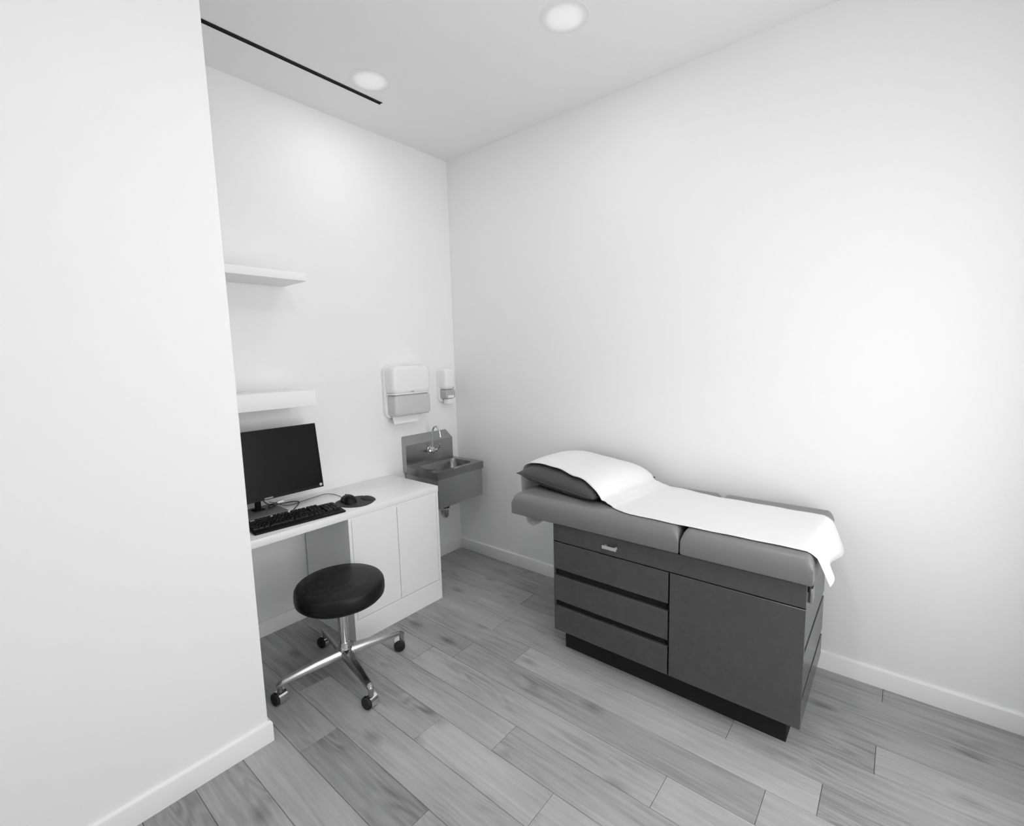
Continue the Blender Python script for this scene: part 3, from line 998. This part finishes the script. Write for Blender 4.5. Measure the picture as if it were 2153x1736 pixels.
def cushion(y0, y1, top=0.812):
    """Upholstered slab with a crowned top and well rounded edges."""
    x0, x1, z0 = -0.705, -0.060, 0.700
    y0, y1 = max(y0, y1), min(y0, y1)
    nx_, ny_ = 30, 34
    bm_ = bm_new()
    r = 0.042

    def ease(d_):
        # height profile of the rounded edge: 0 at the rim, 1 inside
        if d_ >= r:
            return 1.0
        return math.sqrt(max(0.0, 1 - (1 - d_ / r) ** 2))
    def coord(a, b, i, nn):
        # cosine spacing packs points near the edges
        s_ = 0.5 - 0.5 * math.cos(math.pi * i / nn)
        return a + (b - a) * s_
    G = []
    for i in range(nx_ + 1):
        x = coord(x0, x1, i, nx_)
        row = []
        for j in range(ny_ + 1):
            y = coord(y0, y1, j, ny_)
            ex_ = ease(min(x - x0, x1 - x)); ey_ = ease(min(y0 - y, y - y1) * 1.6)
            h = (top - 0.050 - z0) + 0.050 * ex_ * ey_
            row.append(bm_.verts.new((x, y, z0 + h)))
        G.append(row)
    for i in range(nx_):
        for j in range(ny_):
            bm_.faces.new((G[i][j], G[i + 1][j], G[i + 1][j + 1], G[i][j + 1]))
    rim = [G[i][0] for i in range(nx_ + 1)] + [G[nx_][j] for j in range(1, ny_ + 1)] + [G[i][ny_] for i in range(nx_ - 1, -1, -1)] + [G[0][j] for j in range(ny_ - 1, 0, -1)]
    cxm_, cym_ = (x0 + x1) / 2, (y0 + y1) / 2
    prev = rim
    for ins, z in ((0.0, z0 + 0.008), (0.006, z0 + 0.001), (0.012, z0)):
        cur = []
        for v in rim:
            x = v.co.x + (ins if v.co.x < cxm_ - 0.3 else -ins if v.co.x > cxm_ + 0.3 else 0)
            y = v.co.y + (-ins if abs(v.co.y - y0) < 0.02 else ins if abs(v.co.y - y1) < 0.02 else 0)
            cur.append(bm_.verts.new((x, y, z)))
        for k in range(len(rim)):
            bm_.faces.new((prev[k], prev[(k + 1) % len(rim)], cur[(k + 1) % len(rim)], cur[k]))
        prev = cur
    bm_.faces.new(prev)
    return bm_


obj('head_cushion', cushion(-1.140, -2.036), m_vinyl, t, 60)
obj('foot_cushion', cushion(-2.044, -2.512), m_vinyl, t, 60)
bm = bm_new(); add_box(bm, -0.66, -0.11, -1.17, -2.49, 0.690, 0.7005)
obj('cushion_board', bm, m_tabledark, t, 0)

# pillow
PC = Vector((-0.315, -1.365, 0.812))
PR = math.radians(-8.0)
PHX, PHY = 0.280, 0.268


def pillow_h(u, v):
    """upper, lower heights above the mattress for u, v in [-1, 1]"""
    k = max(0.0, (1 - abs(u) ** 2.6)) ** 0.58 * max(0.0, (1 - abs(v) ** 4.0)) ** 0.55
    seam = 0.036 + 0.020 * v + 0.012 * v * v
    return seam + 0.100 * k, max(0.002, seam - 0.075 * k)


pil = thing('pillow', 'dark grey vinyl pillow under the paper at the head of the table', 'pillow', PC, PR)
bm = bm_new()
nu = 28
top_, bot_ = [], []
for i in range(nu + 1):
    r1, r2 = [], []
    for j in range(nu + 1):
        u = -math.cos(math.pi * i / nu); v = -math.cos(math.pi * j / nu)
        a, b = pillow_h(u, v)
        pin = 1 - 0.05 * (1 - abs(u * v))
        x, y = PHX * u * (1 - 0.05 * (1 - v * v)), PHY * v * (1 - 0.05 * (1 - u * u))
        edge = i in (0, nu) or j in (0, nu)
        vt = bm.verts.new((x, y, a))
        r1.append(vt)
        r2.append(vt if edge else bm.verts.new((x, y, b)))
    top_.append(r1); bot_.append(r2)
for i in range(nu):
    for j in range(nu):
        bm.faces.new((top_[i][j], top_[i + 1][j], top_[i + 1][j + 1], top_[i][j + 1]))
        bm.faces.new((bot_[i][j], bot_[i][j + 1], bot_[i + 1][j + 1], bot_[i + 1][j]))
put_local('cover', bm, m_pillow, pil, 50)
bm = bm_new()
edge = []
for q in range(64):
    s_ = q / 64 * 4
    k = int(s_); f = s_ - k
    u, v = [(-1 + 2 * f, -1), (1, -1 + 2 * f), (1 - 2 * f, 1), (-1, 1 - 2 * f)][k]
    edge.append((PHX * u * (1 - 0.05 * (1 - v * v)), PHY * v * (1 - 0.05 * (1 - u * u)), pillow_h(u, v)[0]))
edge.append(edge[0])
add_tube(bm, edge, 0.0032, 6)
put_local('piping', bm, m_pillow, pil)


# exam paper: from under the head end, up over the pillow, along the cushions and over the foot end
def top_height(x, y):
    h = 0.8135
    p = Matrix.Rotation(-PR, 3, 'Z') @ (Vector((x, y, 0)) - Vector((PC.x, PC.y, 0)))
    u, v = p.x / PHX, p.y / PHY
    if abs(u) < 1 and abs(v) < 1:
        h = max(h, PC.z + pillow_h(u, v)[0] + 0.004)
    return h


def lerp_tab(tab, t_):
    if t_ >= tab[0][0]:
        return tab[0][1]
    for (a_, va), (b_, vb) in zip(tab[:-1], tab[1:]):
        if t_ >= b_:
            f_ = (a_ - t_) / (a_ - b_)
            f_ = f_ * f_ * (3 - 2 * f_)
            return va + (vb - va) * f_
    return tab[-1][1]


RING = [(0, 0)] + [(math.cos(q * math.pi / 4), math.sin(q * math.pi / 4)) for q in range(8)]


def near_max(x, y, r):
    return max(top_height(x + r * a_, y + r * b_) for a_, b_ in RING)


def paper_height(x, y):
    lo = near_max(x, y, 0.016) + 0.002
    sm_ = sum(near_max(x + dx_, y + dy_, 0.020) for dx_, dy_ in ((0, 0), (0, 0.04), (0, -0.04), (0, 0.08), (0, -0.08), (0, -0.12), (0.03, 0), (-0.03, 0))) / 8 + 0.002
    return max(lo, sm_)


NEAR = [(-1.11, -0.495), (-1.17, -0.500), (-1.30, -0.515), (-1.45, -0.555), (-1.62, -0.600), (-1.80, -0.662), (-2.04, -0.668), (-2.5, -0.668)]
FAR = [(-1.11, -0.095), (-1.25, -0.085), (-1.60, -0.115), (-1.80, -0.125), (-2.05, -0.180), (-2.5, -0.195)]
bm = bm_new()
rowsP = []
NW = 40
path = []
for yy, zz in ((-1.265, 0.690), (-1.225, 0.640), (-1.170, 0.590), (-1.120, 0.562), (-1.085, 0.575), (-1.070, 0.620), (-1.068, 0.690), (-1.068, 0.75), (-1.068, 0.80), (-1.068, 0.85)):
    path.append(('head', yy, zz))
y = -1.085
while y > -2.47:
    path.append(('top', y, None))
    y -= 0.0125
for yy, zz in ((-2.485, 0.8160), (-2.500, 0.810), (-2.517, 0.797), (-2.527, 0.775), (-2.536, 0.75), (-2.544, 0.725), (-2.552, 0.700)):
    path.append(('foot', yy, zz))
for k, (kind, yy, zz) in enumerate(path):
    row = []
    xa, xb = lerp_tab(NEAR, yy), lerp_tab(FAR, yy)
    if kind == 'head':
        xa, xb = -0.500, -0.100
    fl = 0.0
    if kind == 'foot':
        fl = max(0.0, (0.8135 - zz) / 0.11)
        xa, xb = xa - 0.010 * fl, xb + 0.035 * fl
    for i in range(NW + 1):
        s_ = i / NW
        x = xa + (xb - xa) * s_
        skew = -0.139 * (x + 0.315)
        y_ = yy
        if kind == 'top':
            fade = max(0.0, min(1.0, (yy + 1.30) / 0.2))
            y_ = yy + skew * fade
            z = paper_height(x, y_)
            z += 0.0012 * (1 + math.sin(x * 31 + yy * 17) * math.sin(yy * 23))
        elif kind == 'head':
            z = zz + (0.010 * math.sin(s_ * 7) if zz < 0.66 else 0.0)
            y_ = yy + skew * max(0.0, min(1.0, (zz - 0.66) / 0.12))
        else:
            y_ = yy - 0.014 * fl * math.sin(s_ * 9.0 + 0.6) * (0.4 + 0.6 * fl)
            z = zz + 0.010 * fl * math.sin(s_ * 5.0 + 1.0)
        row.append(bm.verts.new((x, y_, z)))
    rowsP.append(row)
for A, B in zip(rowsP[:-1], rowsP[1:]):
    for i in range(NW):
        bm.faces.new((A[i], A[i + 1], B[i + 1], B[i]))
paper = obj('exam_paper', bm, m_paper, None, 60)
tag(paper, 'white paper sheet spread along the exam table and over its pillow', 'paper sheet')
sol = paper.modifiers.new('thickness', 'SOLIDIFY'); sol.thickness = 0.0008; sol.offset = 1.0
